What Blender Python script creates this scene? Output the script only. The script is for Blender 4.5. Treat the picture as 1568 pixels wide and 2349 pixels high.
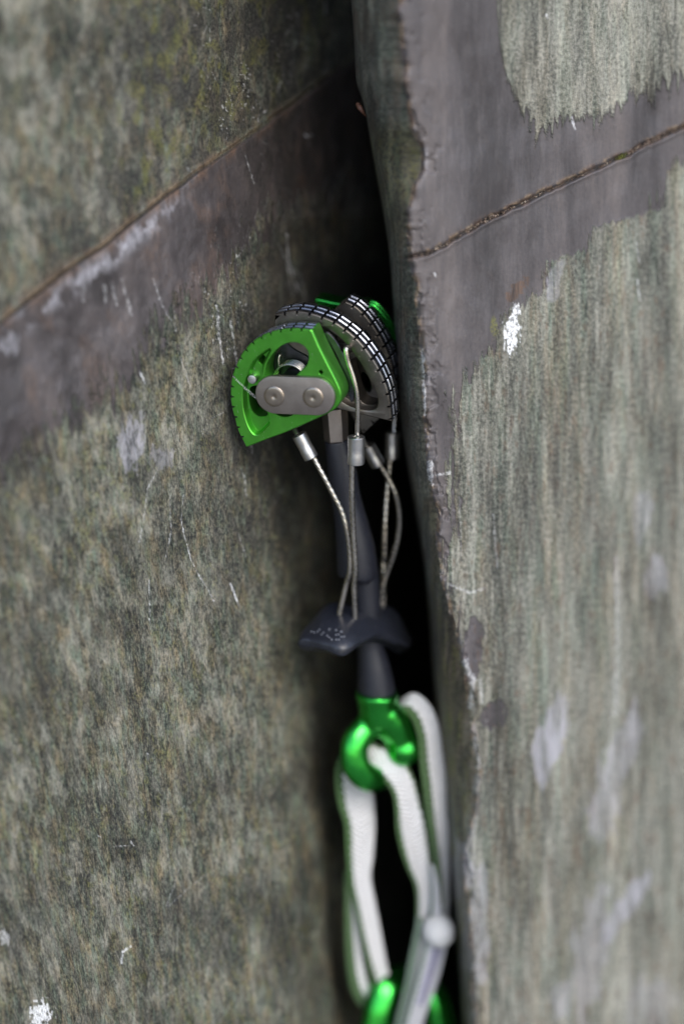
import bpy, math, random
import numpy as np
from mathutils import Vector, Matrix
from mathutils.geometry import tessellate_polygon
random.seed(7); rad = math.radians
S = bpy.context.scene
for o in list(bpy.data.objects): bpy.data.objects.remove(o)

# ------------------------------------------------------------ camera, sky, sun, exposure
PITCH, CAMZ, LENS = 21.0, 1.45, 85.0
cd = bpy.data.cameras.new('camera'); cam = bpy.data.objects.new('camera', cd)
S.collection.objects.link(cam); S.camera = cam
cam.location = (0, 0, CAMZ); cam.rotation_euler = (rad(90-PITCH), 0, 0)
cd.sensor_fit = 'VERTICAL'; cd.sensor_height = 36; cd.lens = LENS
cd.clip_start = .01; cd.clip_end = 200
cd.dof.use_dof = True; cd.dof.focus_distance = .594; cd.dof.aperture_fstop = 3.3
cd.dof.aperture_blades = 9
S.view_settings.view_transform = 'Standard'; S.view_settings.look = 'None'
S.view_settings.gamma = 1; S.view_settings.use_curve_mapping = False
S.view_settings.exposure = 1.12
W = bpy.data.worlds.new('World'); S.world = W; W.use_nodes = True
wn = W.node_tree.nodes; wl = W.node_tree.links
sky = wn.new('ShaderNodeTexSky'); sky.sky_type = 'NISHITA'; sky.sun_disc = False
SUN_EL, SUN_AZ = rad(44), rad(152)          # azimuth clockwise from +Y
sky.sun_elevation = SUN_EL; sky.sun_rotation = SUN_AZ
sky.dust_density = 1.5; sky.air_density = 1.0; sky.ozone_density = 1.0
bg = wn['Background']; wl.new(sky.outputs[0], bg.inputs[0]); bg.inputs[1].default_value = .15
sd = bpy.data.lights.new('sun', 'SUN'); sun = bpy.data.objects.new('sun', sd); S.collection.objects.link(sun)
sd.energy = .95; sd.angle = rad(35); sd.color = (1, .97, .93)
dv = Vector((math.sin(SUN_AZ)*math.cos(SUN_EL), math.cos(SUN_AZ)*math.cos(SUN_EL), math.sin(SUN_EL)))
sun.rotation_euler = dv.to_track_quat('Z', 'Y').to_euler(); sun.location = (0, 0, 3)
S.cycles.use_denoising = True

# ------------------------------------------------------------ survey frame
# points are measured as (x, y) on a 1568-wide survey of the crag plus a distance in cm
K = 36/LENS/2349
MW = Matrix.Translation((0, 0, CAMZ)) @ Matrix.Rotation(rad(90-PITCH), 4, 'X')
R3 = np.array(MW.to_3x3()); T3 = np.array(MW.translation)
def cam_pt(x, y, d): return np.array([(x-784)*K*d, -(y-1174.5)*K*d, -d])
def to_world(P): return (np.asarray(P, float)*.01) @ R3.T + T3
def z1(x, y): return ((850+x/1.8447)/1.7436, (1120+y/1.8447)/1.7436)
def r2(x, y): return ((1100+x/2.6133)/1.7436, (1650+y/2.6133)/1.7436)
def r3(x, y): return ((1100+x/2.0907)/1.7436, (2250+y/2.0907)/1.7436)
def r4(x, y): return ((1200+x/2.0907)/1.7436, (2650+y/2.0907)/1.7436)
def r5(x, y): return ((1200+x/2.0907)/1.7436, (3300+y/2.0907)/1.7436)
def stem_d(y): return 60.5 + .0040*(y-960)

# ------------------------------------------------------------ object helpers
def wloc(o):
    v = Vector((0, 0, 0))
    while o: v = v + o.location; o = o.parent
    return v
def thing(name, label, cat, at):
    o = bpy.data.objects.new(name, None); S.collection.objects.link(o)
    o.empty_display_size = .01; o.location = Vector(to_world(at)); o['label'] = label; o['category'] = cat
    return o
def tag(o, label, cat, group=None):
    o['label'] = label; o['category'] = cat
    if group: o['group'] = group
    return o
def mesh_obj(name, V, F, mats, parent=None, midx=None, smooth=40, uv=None, world=False):
    V = np.asarray(V, float); V = V if world else to_world(V)
    c = V.mean(0); me = bpy.data.meshes.new(name)
    me.from_pydata((V-c).tolist(), [], [tuple(int(i) for i in f) for f in F]); me.update()
    if not isinstance(mats, (list, tuple)): mats = [mats]
    for m in mats: me.materials.append(m)
    if midx is not None: me.polygons.foreach_set('material_index', np.array(midx, dtype=np.int32))
    if uv is not None:
        ul = me.uv_layers.new(name='uv'); li = np.empty(len(me.loops), dtype=np.int32)
        me.loops.foreach_get('vertex_index', li)
        ul.data.foreach_set('uv', np.asarray(uv, float)[li].ravel())
    me.shade_smooth()
    if smooth < 179: me.set_sharp_from_angle(angle=rad(smooth))
    o = bpy.data.objects.new(name, me); S.collection.objects.link(o)
    o.location = Vector(c) - (wloc(parent) if parent else Vector((0, 0, 0)))
    if parent: o.parent = parent
    return o
def crom(P, n, closed=False):
    P = np.asarray(P, float); m = len(P)
    if closed: Q = np.vstack([P[-1], P, P[0], P[1]]); segs = m
    else: Q = np.vstack([2*P[0]-P[1], P, 2*P[-1]-P[-2]]); segs = m-1
    ts = np.linspace(0, segs, n, endpoint=not closed); out = []
    for t in ts:
        i = min(int(t), segs-1); f = t-i; a, b, c, d = Q[i:i+4]
        out.append(.5*((2*b)+(c-a)*f+(2*a-5*b+4*c-d)*f*f+(3*b-a-3*c+d)*f**3))
    return np.array(out)
def path(pts, n=60): return crom([cam_pt(*p) for p in pts], n)
def frames(C, closed=False):
    n = len(C); T = np.gradient(C, axis=0)
    if closed: T = np.roll(C, -1, 0)-np.roll(C, 1, 0)
    T /= np.linalg.norm(T, axis=1)[:, None]+1e-12
    N = np.zeros_like(C); a = np.array([0, 0, 1.]) if abs(T[0][2]) < .9 else np.array([1., 0, 0])
    N[0] = a - T[0]*a.dot(T[0]); N[0] /= np.linalg.norm(N[0])
    for i in range(1, n):
        v = N[i-1]-T[i]*N[i-1].dot(T[i]); N[i] = v/np.linalg.norm(v)
    return T, N, np.cross(T, N)
def tube(C, R, seg=16, cap=True, prof=None, closed=False, flat=1.0):
    """swept tube; R scalar or per point; prof(theta, i) scales the radius"""
    C = np.asarray(C, float); n = len(C); R = np.broadcast_to(R, (n,)) if np.ndim(R) else np.full(n, R)
    T, N, B = frames(C, closed); V = []
    for i in range(n):
        for k in range(seg):
            th = 2*math.pi*k/seg; r = R[i]*(prof(th, i) if prof else 1)
            V.append(C[i]+r*(math.cos(th)*N[i]+math.sin(th)*B[i]*flat))
    F = []; m = n if closed else n-1
    for i in range(m):
        for k in range(seg):
            a = i*seg+k; b = i*seg+(k+1) % seg; j = (i+1) % n
            F.append((a, b, j*seg+(k+1) % seg, j*seg+k))
    if cap and not closed:
        F.append(tuple(range(seg))[::-1]); F.append(tuple((n-1)*seg+k for k in range(seg)))
    return V, F
def merge(*parts):
    V, F = [], []
    for v, f in parts:
        o = len(V); V += [np.asarray(q) for q in v]; F += [tuple(i+o for i in g) for g in f]
    return V, F
def lathe(C, ax, prof, seg=32):
    """surface of revolution about axis ax through C; prof = [(along, radius)]"""
    ax = np.asarray(ax, float); ax /= np.linalg.norm(ax)
    a = np.cross(ax, [0, 1, 0]); a /= np.linalg.norm(a); b = np.cross(ax, a); V, F = [], []
    for (h, r) in prof:
        for k in range(seg):
            t = 2*math.pi*k/seg; V.append(np.asarray(C)+ax*h+r*(a*math.cos(t)+b*math.sin(t)))
    for i in range(len(prof)-1):
        for k in range(seg):
            F.append((i*seg+k, i*seg+(k+1) % seg, (i+1)*seg+(k+1) % seg, (i+1)*seg+k))
    F.append(tuple(range(seg))[::-1]); F.append(tuple((len(prof)-1)*seg+k for k in range(seg)))
    return V, F

# ------------------------------------------------------------ node helper
class G:
    def __init__(s, name):
        s.m = bpy.data.materials.new(name); s.m.use_nodes = True; s.t = s.m.node_tree
        s.b = s.t.nodes['Principled BSDF']; s.out = s.t.nodes['Material Output']
    def n(s, ty, **kw):
        o = s.t.nodes.new(ty)
        for k, v in kw.items():
            if k.startswith('i_'):
                key = k[2:]; key = int(key) if key.isdigit() else key.replace('_', ' ')
                s.put(o.inputs[key], v)
            else: setattr(o, k, v)
        return o
    def put(s, sock, v):
        if isinstance(v, bpy.types.NodeSocket): s.t.links.new(v, sock)
        elif isinstance(v, bpy.types.Node): s.t.links.new(v.outputs[0], sock)
        else:
            if sock.type == 'RGBA' and isinstance(v, tuple) and len(v) == 3: v = (*v, 1)
            sock.default_value = v
    def math(s, op, a, b=0., c=0.):
        o = s.t.nodes.new('ShaderNodeMath'); o.operation = op
        s.put(o.inputs[0], a); s.put(o.inputs[1], b); s.put(o.inputs[2], c); return o.outputs[0]
    def mix(s, f, a, b, mode='MIX'):
        o = s.t.nodes.new('ShaderNodeMix'); o.data_type = 'RGBA'; o.blend_type = mode
        s.put(o.inputs[0], f); s.put(o.inputs[6], a); s.put(o.inputs[7], b); return o.outputs[2]
    def ramp(s, f, stops):
        o = s.t.nodes.new('ShaderNodeValToRGB'); e = o.color_ramp.elements
        while len(e) < len(stops): e.new(.5)
        for i, (p, c) in enumerate(stops):
            e[i].position = p; e[i].color = (*c, 1) if isinstance(c, tuple) else (c, c, c, 1)
        s.put(o.inputs[0], f); return o.outputs[0]
    def noise(s, vec, scale, detail=4, rough=.6, dist=0., sc=(1, 1, 1), off=(0, 0, 0)):
        mp = s.n('ShaderNodeMapping', i_Vector=vec); mp.inputs['Scale'].default_value = sc; mp.inputs['Location'].default_value = off
        o = s.n('ShaderNodeTexNoise', i_Vector=mp.outputs[0], i_Scale=scale, i_Detail=detail, i_Roughness=rough, i_Distortion=dist)
        return o.outputs['Fac']
    def bump(s, h, st, dist):
        o = s.n('ShaderNodeBump', i_Height=h, i_Strength=st, i_Distance=dist); s.put(s.b.inputs['Normal'], o.outputs[0]); return o
    def set(s, **kw):
        for k, v in kw.items(): s.put(s.b.inputs[k.replace('_', ' ')], v)
        return s

def metal(name, col, rough, grain=.02, gscale=2500, vary=.25, metallic=1.0, streak=(1, 1, 1), dark=.6, wear=0.):
    g = G(name); oc = g.n('ShaderNodeTexCoord').outputs['Object']
    a = g.noise(oc, gscale, 3, .6, sc=streak); b = g.noise(oc, 260, 4, .6)
    c = g.mix(g.ramp(b, [(.35, 0.), (.7, 1.)]), tuple(x*dark for x in col), col)
    if wear: sp = g.ramp(g.noise(oc, 1900, 3, .7, sc=(1, 1, .5)), [(.66, 0.), (.70, 1.)]); c = g.mix(g.math('MULTIPLY', sp, wear), c, (.55, .55, .52)); c = g.mix(g.ramp(g.noise(oc, 420, 5, .7), [(.55, 0.), (.75, .35)]), c, tuple(x*.6+.05 for x in col))
    g.set(Base_Color=c, Metallic=metallic)
    g.put(g.b.inputs['Roughness'], g.math('ADD', rough-vary*.5, g.math('MULTIPLY', b, vary)))
    g.bump(a, .35, grain*.01); return g.m
M_green = metal('green_anodised', (.095, .40, .045), .34, .006, 3200, .12, dark=.85, metallic=.85, wear=.5)
M_green_dark = metal('green_anodised_polished', (.055, .50, .07), .24, .003, 2500, .12, dark=.8)
M_tooth = metal('worn_tooth_metal', (.34, .36, .41), .28, .010, 2600, .25, dark=.45)
M_steel = metal('lobe_steel', (.19, .17, .148), .44, .008, 3000, .15, dark=.6, wear=.3)
M_plate = metal('plate_steel', (.37, .325, .295), .42, .006, 2500, .15, dark=.8, wear=.3)
M_rivet = metal('rivet_steel', (.40, .34, .28), .34, .006, 2500, .12, dark=.75)
M_alu = metal('ferrule_aluminium', (.66, .65, .64), .34, .006, 3500, .2, dark=.7)
M_wire = metal('steel_wire', (.60, .56, .50), .28, .004, 2500, .15, dark=.7)
M_dark = metal('dark_steel', (.13, .13, .14), .30, .006, 2500, .2, dark=.6)
def plastic(name, col, rough):
    g = G(name); oc = g.n('ShaderNodeTexCoord').outputs['Object']
    a = g.noise(oc, 2200, 3, .6); b = g.noise(oc, 180, 4, .6)
    dst = g.ramp(g.noise(oc, 900, 4, .75), [(.60, 0.), (.72, .35)])
    g.set(Base_Color=g.mix(dst, g.mix(g.ramp(b, [(.4, 0.), (.7, 1.)]), col, tuple(x*1.35 for x in col)), (.10, .10, .10)), Roughness=rough)
    g.bump(a, .3, .00006); return g.m
M_sleeve = plastic('charcoal_rubber', (.008, .009, .014), .46)
M_trigger = plastic('charcoal_plastic', (.010, .0115, .017), .36)

# ------------------------------------------------------------ numpy noise for the rock
def vn(x, y, s):
    xi = np.floor(x).astype(np.int64); yi = np.floor(y).astype(np.int64); fx = x-xi; fy = y-yi
    fx = fx*fx*(3-2*fx); fy = fy*fy*(3-2*fy)
    def h(a, b):
        v = (a*374761393+b*668265263+s*1442695041) & 0xffffffff
        v = ((v ^ (v >> 13))*1274126177) & 0xffffffff; v = ((v ^ (v >> 16))*2246822519) & 0xffffffff
        return ((v ^ (v >> 15)) & 0xffffff)/0xffffff
    return (h(xi, yi)*(1-fx)+h(xi+1, yi)*fx)*(1-fy)+(h(xi, yi+1)*(1-fx)+h(xi+1, yi+1)*fx)*fy
def fbm(x, y, s=0, o=4, g=.5):
    t = 0.; a = 1.; n = 0.
    for i in range(o): t = t+a*vn(x*2**i, y*2**i, s+i*17); n += a; a *= g
    return t/n
def sst(e0, e1, x): t = np.clip((x-e0)/(e1-e0), 0, 1); return t*t*(3-2*t)
def splus(x, w): return w*np.logaddexp(0, x/w)
def seg_d(X, Y, P):
    d = np.full(X.shape, 1e9)
    for (a, b), (c, e) in zip(P[:-1], P[1:]):
        vx, vy = c-a, e-b; t = np.clip(((X-a)*vx+(Y-b)*vy)/(vx*vx+vy*vy+1e-9), 0, 1)
        d = np.minimum(d, np.hypot(X-a-t*vx, Y-b-t*vy))
    return d
def stroke(X, Y, P, w, seed=0, rag=.5):
    d = seg_d(X, Y, P); n = fbm(X/3.5, Y/7, seed, 3)
    return sst(1.0, .55, d/w+(n-.5)*2*rag)
def blob(X, Y, cx, cy, rx, ry, seed, rag=.6, ang=0., sx=9, sy=22):
    c, s = math.cos(ang), math.sin(ang); u = ((X-cx)*c+(Y-cy)*s)/rx; v = (-(X-cx)*s+(Y-cy)*c)/ry
    n = fbm(X/sx, Y/sy, seed, 4)
    return sst(1.05, .8, np.hypot(u, v)+(n-.5)*2*rag)
def axis(stops):
    out = [stops[0][0]]
    for (a, st), (b, _) in zip(stops[:-1], stops[1:]): out += list(np.linspace(a, b, max(1, int(round((b-a)/st)))+1)[1:])
    return np.array(out)
LY = [-300, 0, 900, 1400, 2000, 2349, 2700]
def left_depth(X, Y):
    b1 = np.interp(Y, LY, [430, 440, 580, 640, 690, 720, 740]); b2 = np.interp(Y, [-300, 0, 500, 800, 1400, 2000, 2349, 2700], [850, 880, 900, 830, 765, 765, 790, 800]); c1 = np.interp(Y, [-300, 500, 850, 1000, 2700], [1.3, 1.5, 3.0, 3.6, 3.0])
    d = 60.3+.0108*(.72*(X-600)+.17*(Y-1000)) + .0108*(c1*splus(X-b1, 46)+8*splus(X-b2, 22))
    return d
def seamL(X): return np.interp(X, [-250, 0, 130, 250, 430, 560, 680, 790, 1000], [930, 742, 640, 552, 410, 318, 232, 150, 20])
def grid_faces(nr, nc):
    i = np.arange(nr-1)[:, None]*nc+np.arange(nc-1)[None]; i = i.ravel()
    return np.stack([i, i+nc, i+nc+1, i+1], 1)
def skirt(P, UV, A, up, down, left, right, lv=None, rv=None, rv2=None):
    """carry the surveyed rock on past its edges as plain cliff: rows go straight up and down, columns sideways"""
    def ext(P, axis, end, vec, steps, jit):
        for k in range(1, steps+1):
            sl = [slice(None)]*3; sl[axis] = slice(-1, None) if end else slice(0, 1)
            q = P[tuple(sl)] + np.asarray(vec)/steps
            yield q
    def grow(P, UV, A, axis, end, vec, steps, uvs):
        for k in range(steps):
            sl = [slice(None)]*3; sl[axis] = slice(-1, None) if end else slice(0, 1); sl = tuple(sl)
            q = P[sl]+np.asarray(vec)/steps; u = UV[sl]+np.asarray(uvs)/steps; a = A[sl]*.8
            P, UV, A = [np.concatenate([m, n] if end else [n, m], axis) for m, n in ((P, q), (UV, u), (A, a))]
        return P, UV, A
    if lv is not None: P, UV, A = grow(P, UV, A, 1, False, lv, 24, (-np.linalg.norm(lv)*100, 0))
    if rv is not None: P, UV, A = grow(P, UV, A, 1, True, rv, 24, (np.linalg.norm(rv)*100, 0))
    if rv2 is not None: P, UV, A = grow(P, UV, A, 1, True, rv2, 24, (np.linalg.norm(rv2)*100, 0))
    P, UV, A = grow(P, UV, A, 0, False, (0, 0, up), 24, (0, up*100))
    P, UV, A = grow(P, UV, A, 0, True, (0, 0, -down), 30, (0, -down*100))
    return P, UV, A
def rock_obj(name, P, UV, A, mat):
    nr, nc, _ = P.shape; V = P.reshape(-1, 3); F = grid_faces(nr, nc)
    me = bpy.data.meshes.new(name); me.vertices.add(len(V)); me.vertices.foreach_set('co', V.astype(np.float32).ravel())
    me.loops.add(F.size); me.loops.foreach_set('vertex_index', F.astype(np.int32).ravel())
    me.polygons.add(len(F)); me.polygons.foreach_set('loop_start', np.arange(0, F.size, 4, dtype=np.int32))
    me.update(calc_edges=True); me.validate(); me.shade_smooth()
    ul = me.uv_layers.new(name='uv'); ul.data.foreach_set('uv', UV.reshape(-1, 2)[F.ravel()].astype(np.float32).ravel())
    nA = A.shape[2]//4
    for k in range(nA):
        ca = me.color_attributes.new('m%d' % k, 'FLOAT_COLOR', 'POINT')
        ca.data.foreach_set('color', A[:, :, 4*k:4*k+4].reshape(-1, 4).astype(np.float32).ravel())
    me.materials.append(mat); o = bpy.data.objects.new(name, me); S.collection.objects.link(o)
    o['kind'] = 'structure'; return o

# ------------------------------------------------------------ rock material
# m0 = smooth purple band, rust brown, yellow lichen, white chalk ; m1 = pale green cream, crevice dirt and broad dark tone, lilac, raw tan edge
def rock_mat(name, st, dark, mid, light, tan, green, purple, fine=4.0, w1=.36, w2=.31, tint=.8):
    g = G(name); uv = g.n('ShaderNodeUVMap', uv_map='uv').outputs[0]
    a0 = g.n('ShaderNodeVertexColor', layer_name='m0'); a1 = g.n('ShaderNodeVertexColor', layer_name='m1')
    s0 = g.n('ShaderNodeSeparateColor', i_0=a0.outputs[0]); s1 = g.n('ShaderNodeSeparateColor', i_0=a1.outputs[0])
    pur, rust, yel, wht = s0.outputs[0], s0.outputs[1], s0.outputs[2], a0.outputs[1]
    crm, dirt_dark, lil, edge = s1.outputs[0], s1.outputs[1], s1.outputs[2], a1.outputs[1]
    n1 = g.noise(uv, 1.0, 7, .72, .5, sc=st)                          # streaks
    n2 = g.noise(uv, 1.0, 5, .6, .3, sc=(st[0]*.14, st[1]*.16, 1), off=(7, 3, 0))   # broad mottling
    n3 = g.noise(uv, 1.0, 4, .75, .0, sc=(st[0]*2.6, st[1]*fine, 1), off=(1, 9, 0))  # grain
    n4 = g.noise(uv, 1.0, 6, .72, .5, sc=(st[0]*.4, st[1]*.4, 1), off=(31, 5, 0))
    n5 = g.noise(uv, 1.0, 5, .65, .5, sc=(st[0]*.8, st[1]*.55, 1), off=(3, 55, 0))
    v = g.math('ADD', g.math('MULTIPLY', n1, w1), g.math('ADD', g.math('MULTIPLY', n3, .46), g.math('MULTIPLY', n2, w2)))
    base = g.ramp(v, [(.485, dark), (.555, mid), (.635, light), (.73, tuple(min(1, x*1.8) for x in light))])
    base = g.mix(g.ramp(n4, [(.46, 0.), (.62, tint)]), base, g.mix(1., base, tan, 'MULTIPLY'))
    base = g.mix(g.ramp(n5, [(.46, 0.), (.62, tint)]), base, g.mix(1., base, green, 'MULTIPLY'))
    def rag(m, k=.9, lo=.40, hi=.60): return g.ramp(g.math('ADD', m, g.math('MULTIPLY', g.math('MULTIPLY', g.math('SUBTRACT', g.math('ADD', g.math('MULTIPLY', n1, .6), g.math('MULTIPLY', n3, .4)), .5), k), g.math('MULTIPLY', g.math('MULTIPLY', m, g.math('SUBTRACT', 1., m)), 4.))), [(lo, 0.), (hi, 1.)])
    pur = rag(pur, 2.6, .32, .68); wht = g.math('MULTIPLY', g.math('POWER', wht, 1.5), g.ramp(n3, [(.38, .25), (.56, 1.)]))
    # pale green and cream crust
    cr = g.ramp(v, [(.46, (.09, .09, .075)), (.55, (.20, .195, .16)), (.66, (.37, .355, .30))])
    base = g.mix(g.math('MULTIPLY', crm, g.ramp(n1, [(.30, .35), (.55, 1.)])), base, cr)
    # smooth purple-brown slate
    pv = g.math('ADD', g.math('MULTIPLY', n2, .6), g.math('ADD', g.math('MULTIPLY', n1, .22), g.math('MULTIPLY', n3, .18)))
    pc = g.ramp(pv, [(.40, tuple(x*.55 for x in purple)), (.51, purple), (.62, (purple[0]*1.55, purple[1]*1.5, purple[2]*1.42))])
    base = g.mix(pur, base, pc)
    base = g.mix(g.math('MULTIPLY', rust, g.ramp(n3, [(.3, .5), (.6, 1.)])), base, g.ramp(n1, [(.35, (.030, .018, .012)), (.6, (.15, .085, .05))]))
    base = g.mix(g.math('MULTIPLY', yel, g.ramp(n3, [(.42, .1), (.58, 1.)])), base, (.16, .16, .03))
    base = g.mix(g.math('MULTIPLY', lil, g.ramp(n1, [(.36, .35), (.56, .95)])), base, g.ramp(n1, [(.3, (.17, .17, .18)), (.65, (.36, .35, .38))]))
    base = g.mix(edge, base, g.ramp(n3, [(.35, (.13, .08, .04)), (.6, (.36, .27, .18))]))
    base = g.mix(dirt_dark, base, g.ramp(n3, [(.38, (.010, .010, .010)), (.68, (.058, .053, .047))]))
    base = g.mix(wht, base, g.ramp(n3, [(.30, (.40, .41, .43)), (.5, (.86, .86, .86))]))
    g.set(Base_Color=base)
    g.put(g.b.inputs['Roughness'], g.math('SUBTRACT', .74, g.math('MULTIPLY', pur, .26)))
    g.b.inputs['Specular IOR Level'].default_value = .35
    h = g.math('ADD', g.math('MULTIPLY', n1, .6), g.math('MULTIPLY', n3, .5))
    h = g.math('MULTIPLY', h, g.math('SUBTRACT', 1., g.math('MULTIPLY', pur, .75)))
    g.bump(g.math('ADD', h, g.math('MULTIPLY', n2, .4)), .8, .0011)
    return g.m
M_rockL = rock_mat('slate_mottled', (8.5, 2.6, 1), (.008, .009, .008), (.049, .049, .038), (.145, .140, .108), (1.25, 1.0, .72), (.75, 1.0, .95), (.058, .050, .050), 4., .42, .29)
M_rockR = rock_mat('slate_streaked', (5.0, .55, 1), (.034, .034, .028), (.098, .098, .080), (.200, .196, .160), (1.2, .98, .78), (.80, 1.03, .96), (.078, .069, .069), 18., .31, .38, .6)

# ------------------------------------------------------------ left rock face
def build_left():
    xs = axis([(-900, 40), (-200, 8), (-20, 2.4), (880, 6), (1080, 0)]); ys = axis([(-260, 8), (-16, 2.4), (2365, 10), (2640, 0)])
    X, Y = np.meshgrid(xs, ys); D = left_depth(X, Y)
    sm = seamL(X)+(fbm(X/60, Y/60, 3, 3)-.5)*10; ds = Y-sm
    D = D + (fbm(X/140, Y/200, 11, 4)-.5)*.55 + (fbm(X/26, Y/60, 12, 4)-.5)*.10
    fade = sst(900, 700, X)
    D = D + fade*(.16*np.exp(-(ds/4.5)**2) + .10*sst(4, -6, ds) - .05*np.exp(-((ds+9)/6)**2))
    t = .03+.16*np.clip(1-X/760, 0, 1)*np.clip(Y/2300, 0, 1)+.05*np.clip(1-X/760, 0, 1)
    UV = np.stack([(X-t*(Y-1100)*.9)*.0108, -Y*.0108], 2)
    U = X-t*(Y-1100)
    drip = (fbm(U/9, Y/42, 21, 5, .65)-.5)
    yb = np.interp(X, [-300, 0, 143, 190, 300, 335, 466, 520, 620, 800], [1130, 1078, 985, 935, 895, 770, 690, 610, 500, 420])
    pur = sst(120, -120, Y-yb+drip*300)*sst(-2, 8, ds)
    n = fbm(X/70, Y/70, 31, 4)
    low = sst(0, 60, ds)
    brown = np.exp(-(ds/26)**2)*.85*sst(.40, .58, fbm(U/22, Y/40, 33, 4)+.06)*sst(900, 500, X)
    brown = np.maximum(brown, .55*sst(560, 720, X)*sst(800, 600, Y)*sst(-10, 20, ds)*fbm(X/20, Y/60, 35, 3))
    brown = np.maximum(brown, .32*sst(.58, .76, fbm(U/50, Y/90, 36, 5))*pur)
    yel = sst(.54, .66, fbm(U/16, Y/34, 41, 4))*sst(0, -60, ds)*sst(180, 330, X)*sst(800, 640, X)*.8
    yel = np.maximum(yel, .35*sst(.60, .70, fbm(U/9, Y/16, 43, 4))*sst(-10, -50, yb-Y)*(.4+.6*sst(.45, .6, fbm(X/130, Y/130, 47, 2))))
    tan = np.exp(-((ds+5)/4.5)**2)*sst(700, 380, X)*(.35+.65*sst(.35, .6, fbm(X/30, Y/30, 44, 3)))
    dirt_dark = .9*np.exp(-((ds-3)/3.5)**2)*sst(860, 200, X)+.35*np.exp(-(ds/5)**2)
    dk = sst(60, 480, X+.2*Y)*sst(0, -30, ds)*(.30+.55*sst(.36, .62, fbm(U/18, Y/46, 48, 5, .6)))
    dk = np.maximum(dk, sst(470, 640, X)*sst(0, 20, ds)*sst(900, 640, Y)*(.25+.5*sst(.40, .62, fbm(U/9, Y/60, 49, 5, .6))))
    dk = np.maximum(dk, sst(400, 590, X+.12*(Y-900))*sst(560, 700, Y)*sst(1500, 1050, Y)*(.25+.6*sst(.38, .60, fbm(U/7, Y/48, 59, 5, .65))))  # darker tone beside the cam head, deepening towards the crack
    dk = np.maximum(dk, .35*sst(.54, .68, fbm(U/50, Y/90, 50, 4))*sst(0, 40, Y-yb)); dirt_dark = np.maximum(dirt_dark, dk*.95)
    lil = .8*sst(.46, .60, fbm(U/22, Y/34, 51, 4))*np.exp(-((ds-42)/24)**2)*sst(470, 330, X)
    lil = np.maximum(lil, .8*blob(X, Y, 304, 1015, 30, 60, 52, .8, .1)); lil = np.maximum(lil, .6*blob(X, Y, 370, 1050, 30, 26, 53, .9))
    lil = np.maximum(lil, .5*blob(X, Y, 20, 790, 30, 26, 54, .7))
    w = np.zeros_like(X)
    def q2(x, y): return (x/1.206/1.7436, (1300+y/1.206)/1.7436)
    def q3(x, y): return (x/1.12/1.7436, (2700+y/1.12)/1.7436)
    S_ = [([(562, 355), (570, 380), (582, 420)], 1.8, .45, .55), ([q2(870, 155), q2(895, 230), q2(920, 300)], 3.6, .5, .55), ([q2(1150, 1010), q2(1185, 1115)], 3.6, .7, .4),
          ([q2(1112, 1248), q2(1155, 1360)], 4., .25, .8), ([q2(675, 225), q2(700, 280)], 4.5, .5, .8), ([(497, 700), (503, 770), (512, 835)], 4.5, .7, .8),
          ([(528, 735), (538, 790), (545, 850)], 4.5, .9, .55), ([(655, 525), (662, 600), (684, 670)], 4.5, .75, .6), ([(640, 560), (660, 610), (672, 680)], 3.5, .9, .5),
          ([(668, 612), (690, 640), (700, 690)], 6, .9, .55), ([q2(885, 820), q2(875, 940), q2(890, 1020), q2(905, 1070), q2(920, 1130), q2(960, 1210), q2(1000, 1270), q2(1030, 1330)], 2.2, 1.1, .7),
          ([q2(765, 690), q2(712, 790), q2(695, 930), q2(672, 1045)], 2.4, 1.0, .6), ([q2(720, 1230), q2(722, 1330), q2(724, 1440)], 2.2, 1.05, .6), ([q2(1180, 740), q2(1186, 825)], 3.2, .6, .6),
          ([q2(1160, 690), q2(1185, 760)], 3, .9, .45), ([q2(820, 820), q2(825, 1000), q2(800, 1120)], 2.4, 1.05, .5), ([q2(1020, 450), q2(1080, 420), q2(1125, 350)], 2, .8, .5),
          ([q2(1350, 650), q2(1420, 740), q2(1540, 830)], 2.4, .8, .25), ([q2(1370, 780), q2(1290, 920)], 3, .9, .3), ([q2(1500, 900), q2(1470, 1020)], 4, .7, .35), ([q2(1520, 1590), q2(1560, 1680)], 4, .6, .25),
          ([(745, 0), (746, 32)], 2, .4, .8), ([(698, 309), (705, 312)], 4, .8, .8), ([(712, 308), (716, 314)], 3, .8, .7), ([(708, 330), (709, 332)], 2, .4, .8), ([(430, 385), (442, 400)], 5, .8, .3),
          ([q3(750, 1040), q3(860, 940), q3(930, 890)], 3.2, .7, .30), ([q3(745, 1035), q3(790, 920), q3(805, 850)], 3, .8, .26), ([q3(760, 630), q3(870, 560)], 2.4, .7, .3), ([q3(510, 768), q3(580, 765)], 2.6, .4, .5),
          ([q3(750, 1430), q3(830, 1375)], 3, .7, .3), ([q3(1240, 245), q3(1330, 205)], 2.4, .7, .2), ([q3(440, 720), q3(455, 726)], 2.5, .5, .5), ([q3(585, 740), q3(600, 765)], 4, .7, .5),
          ([q3(660, 350), q3(664, 375)], 3, .5, .6), ([q3(545, 1290), q3(550, 1240), q3(585, 1215)], 6.5, .5, .75), ([(240, 655), (243, 690)], 6, .8, .35), ([(258, 650), (268, 700)], 6, .8, .35), ([(280, 640), (300, 720)], 7, .8, .35),
          ([(195, 650), (190, 690)], 6, .8, .3), ([(352, 640), (372, 700), (392, 735)], 4, .8, .4), ([(398, 700), (404, 760)], 3, .9, .35), ([(575, 1010), (578, 1040)], 2.5, .8, .5), ([(560, 1090), (563, 1135)], 2.5, .8, .5)]
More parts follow.
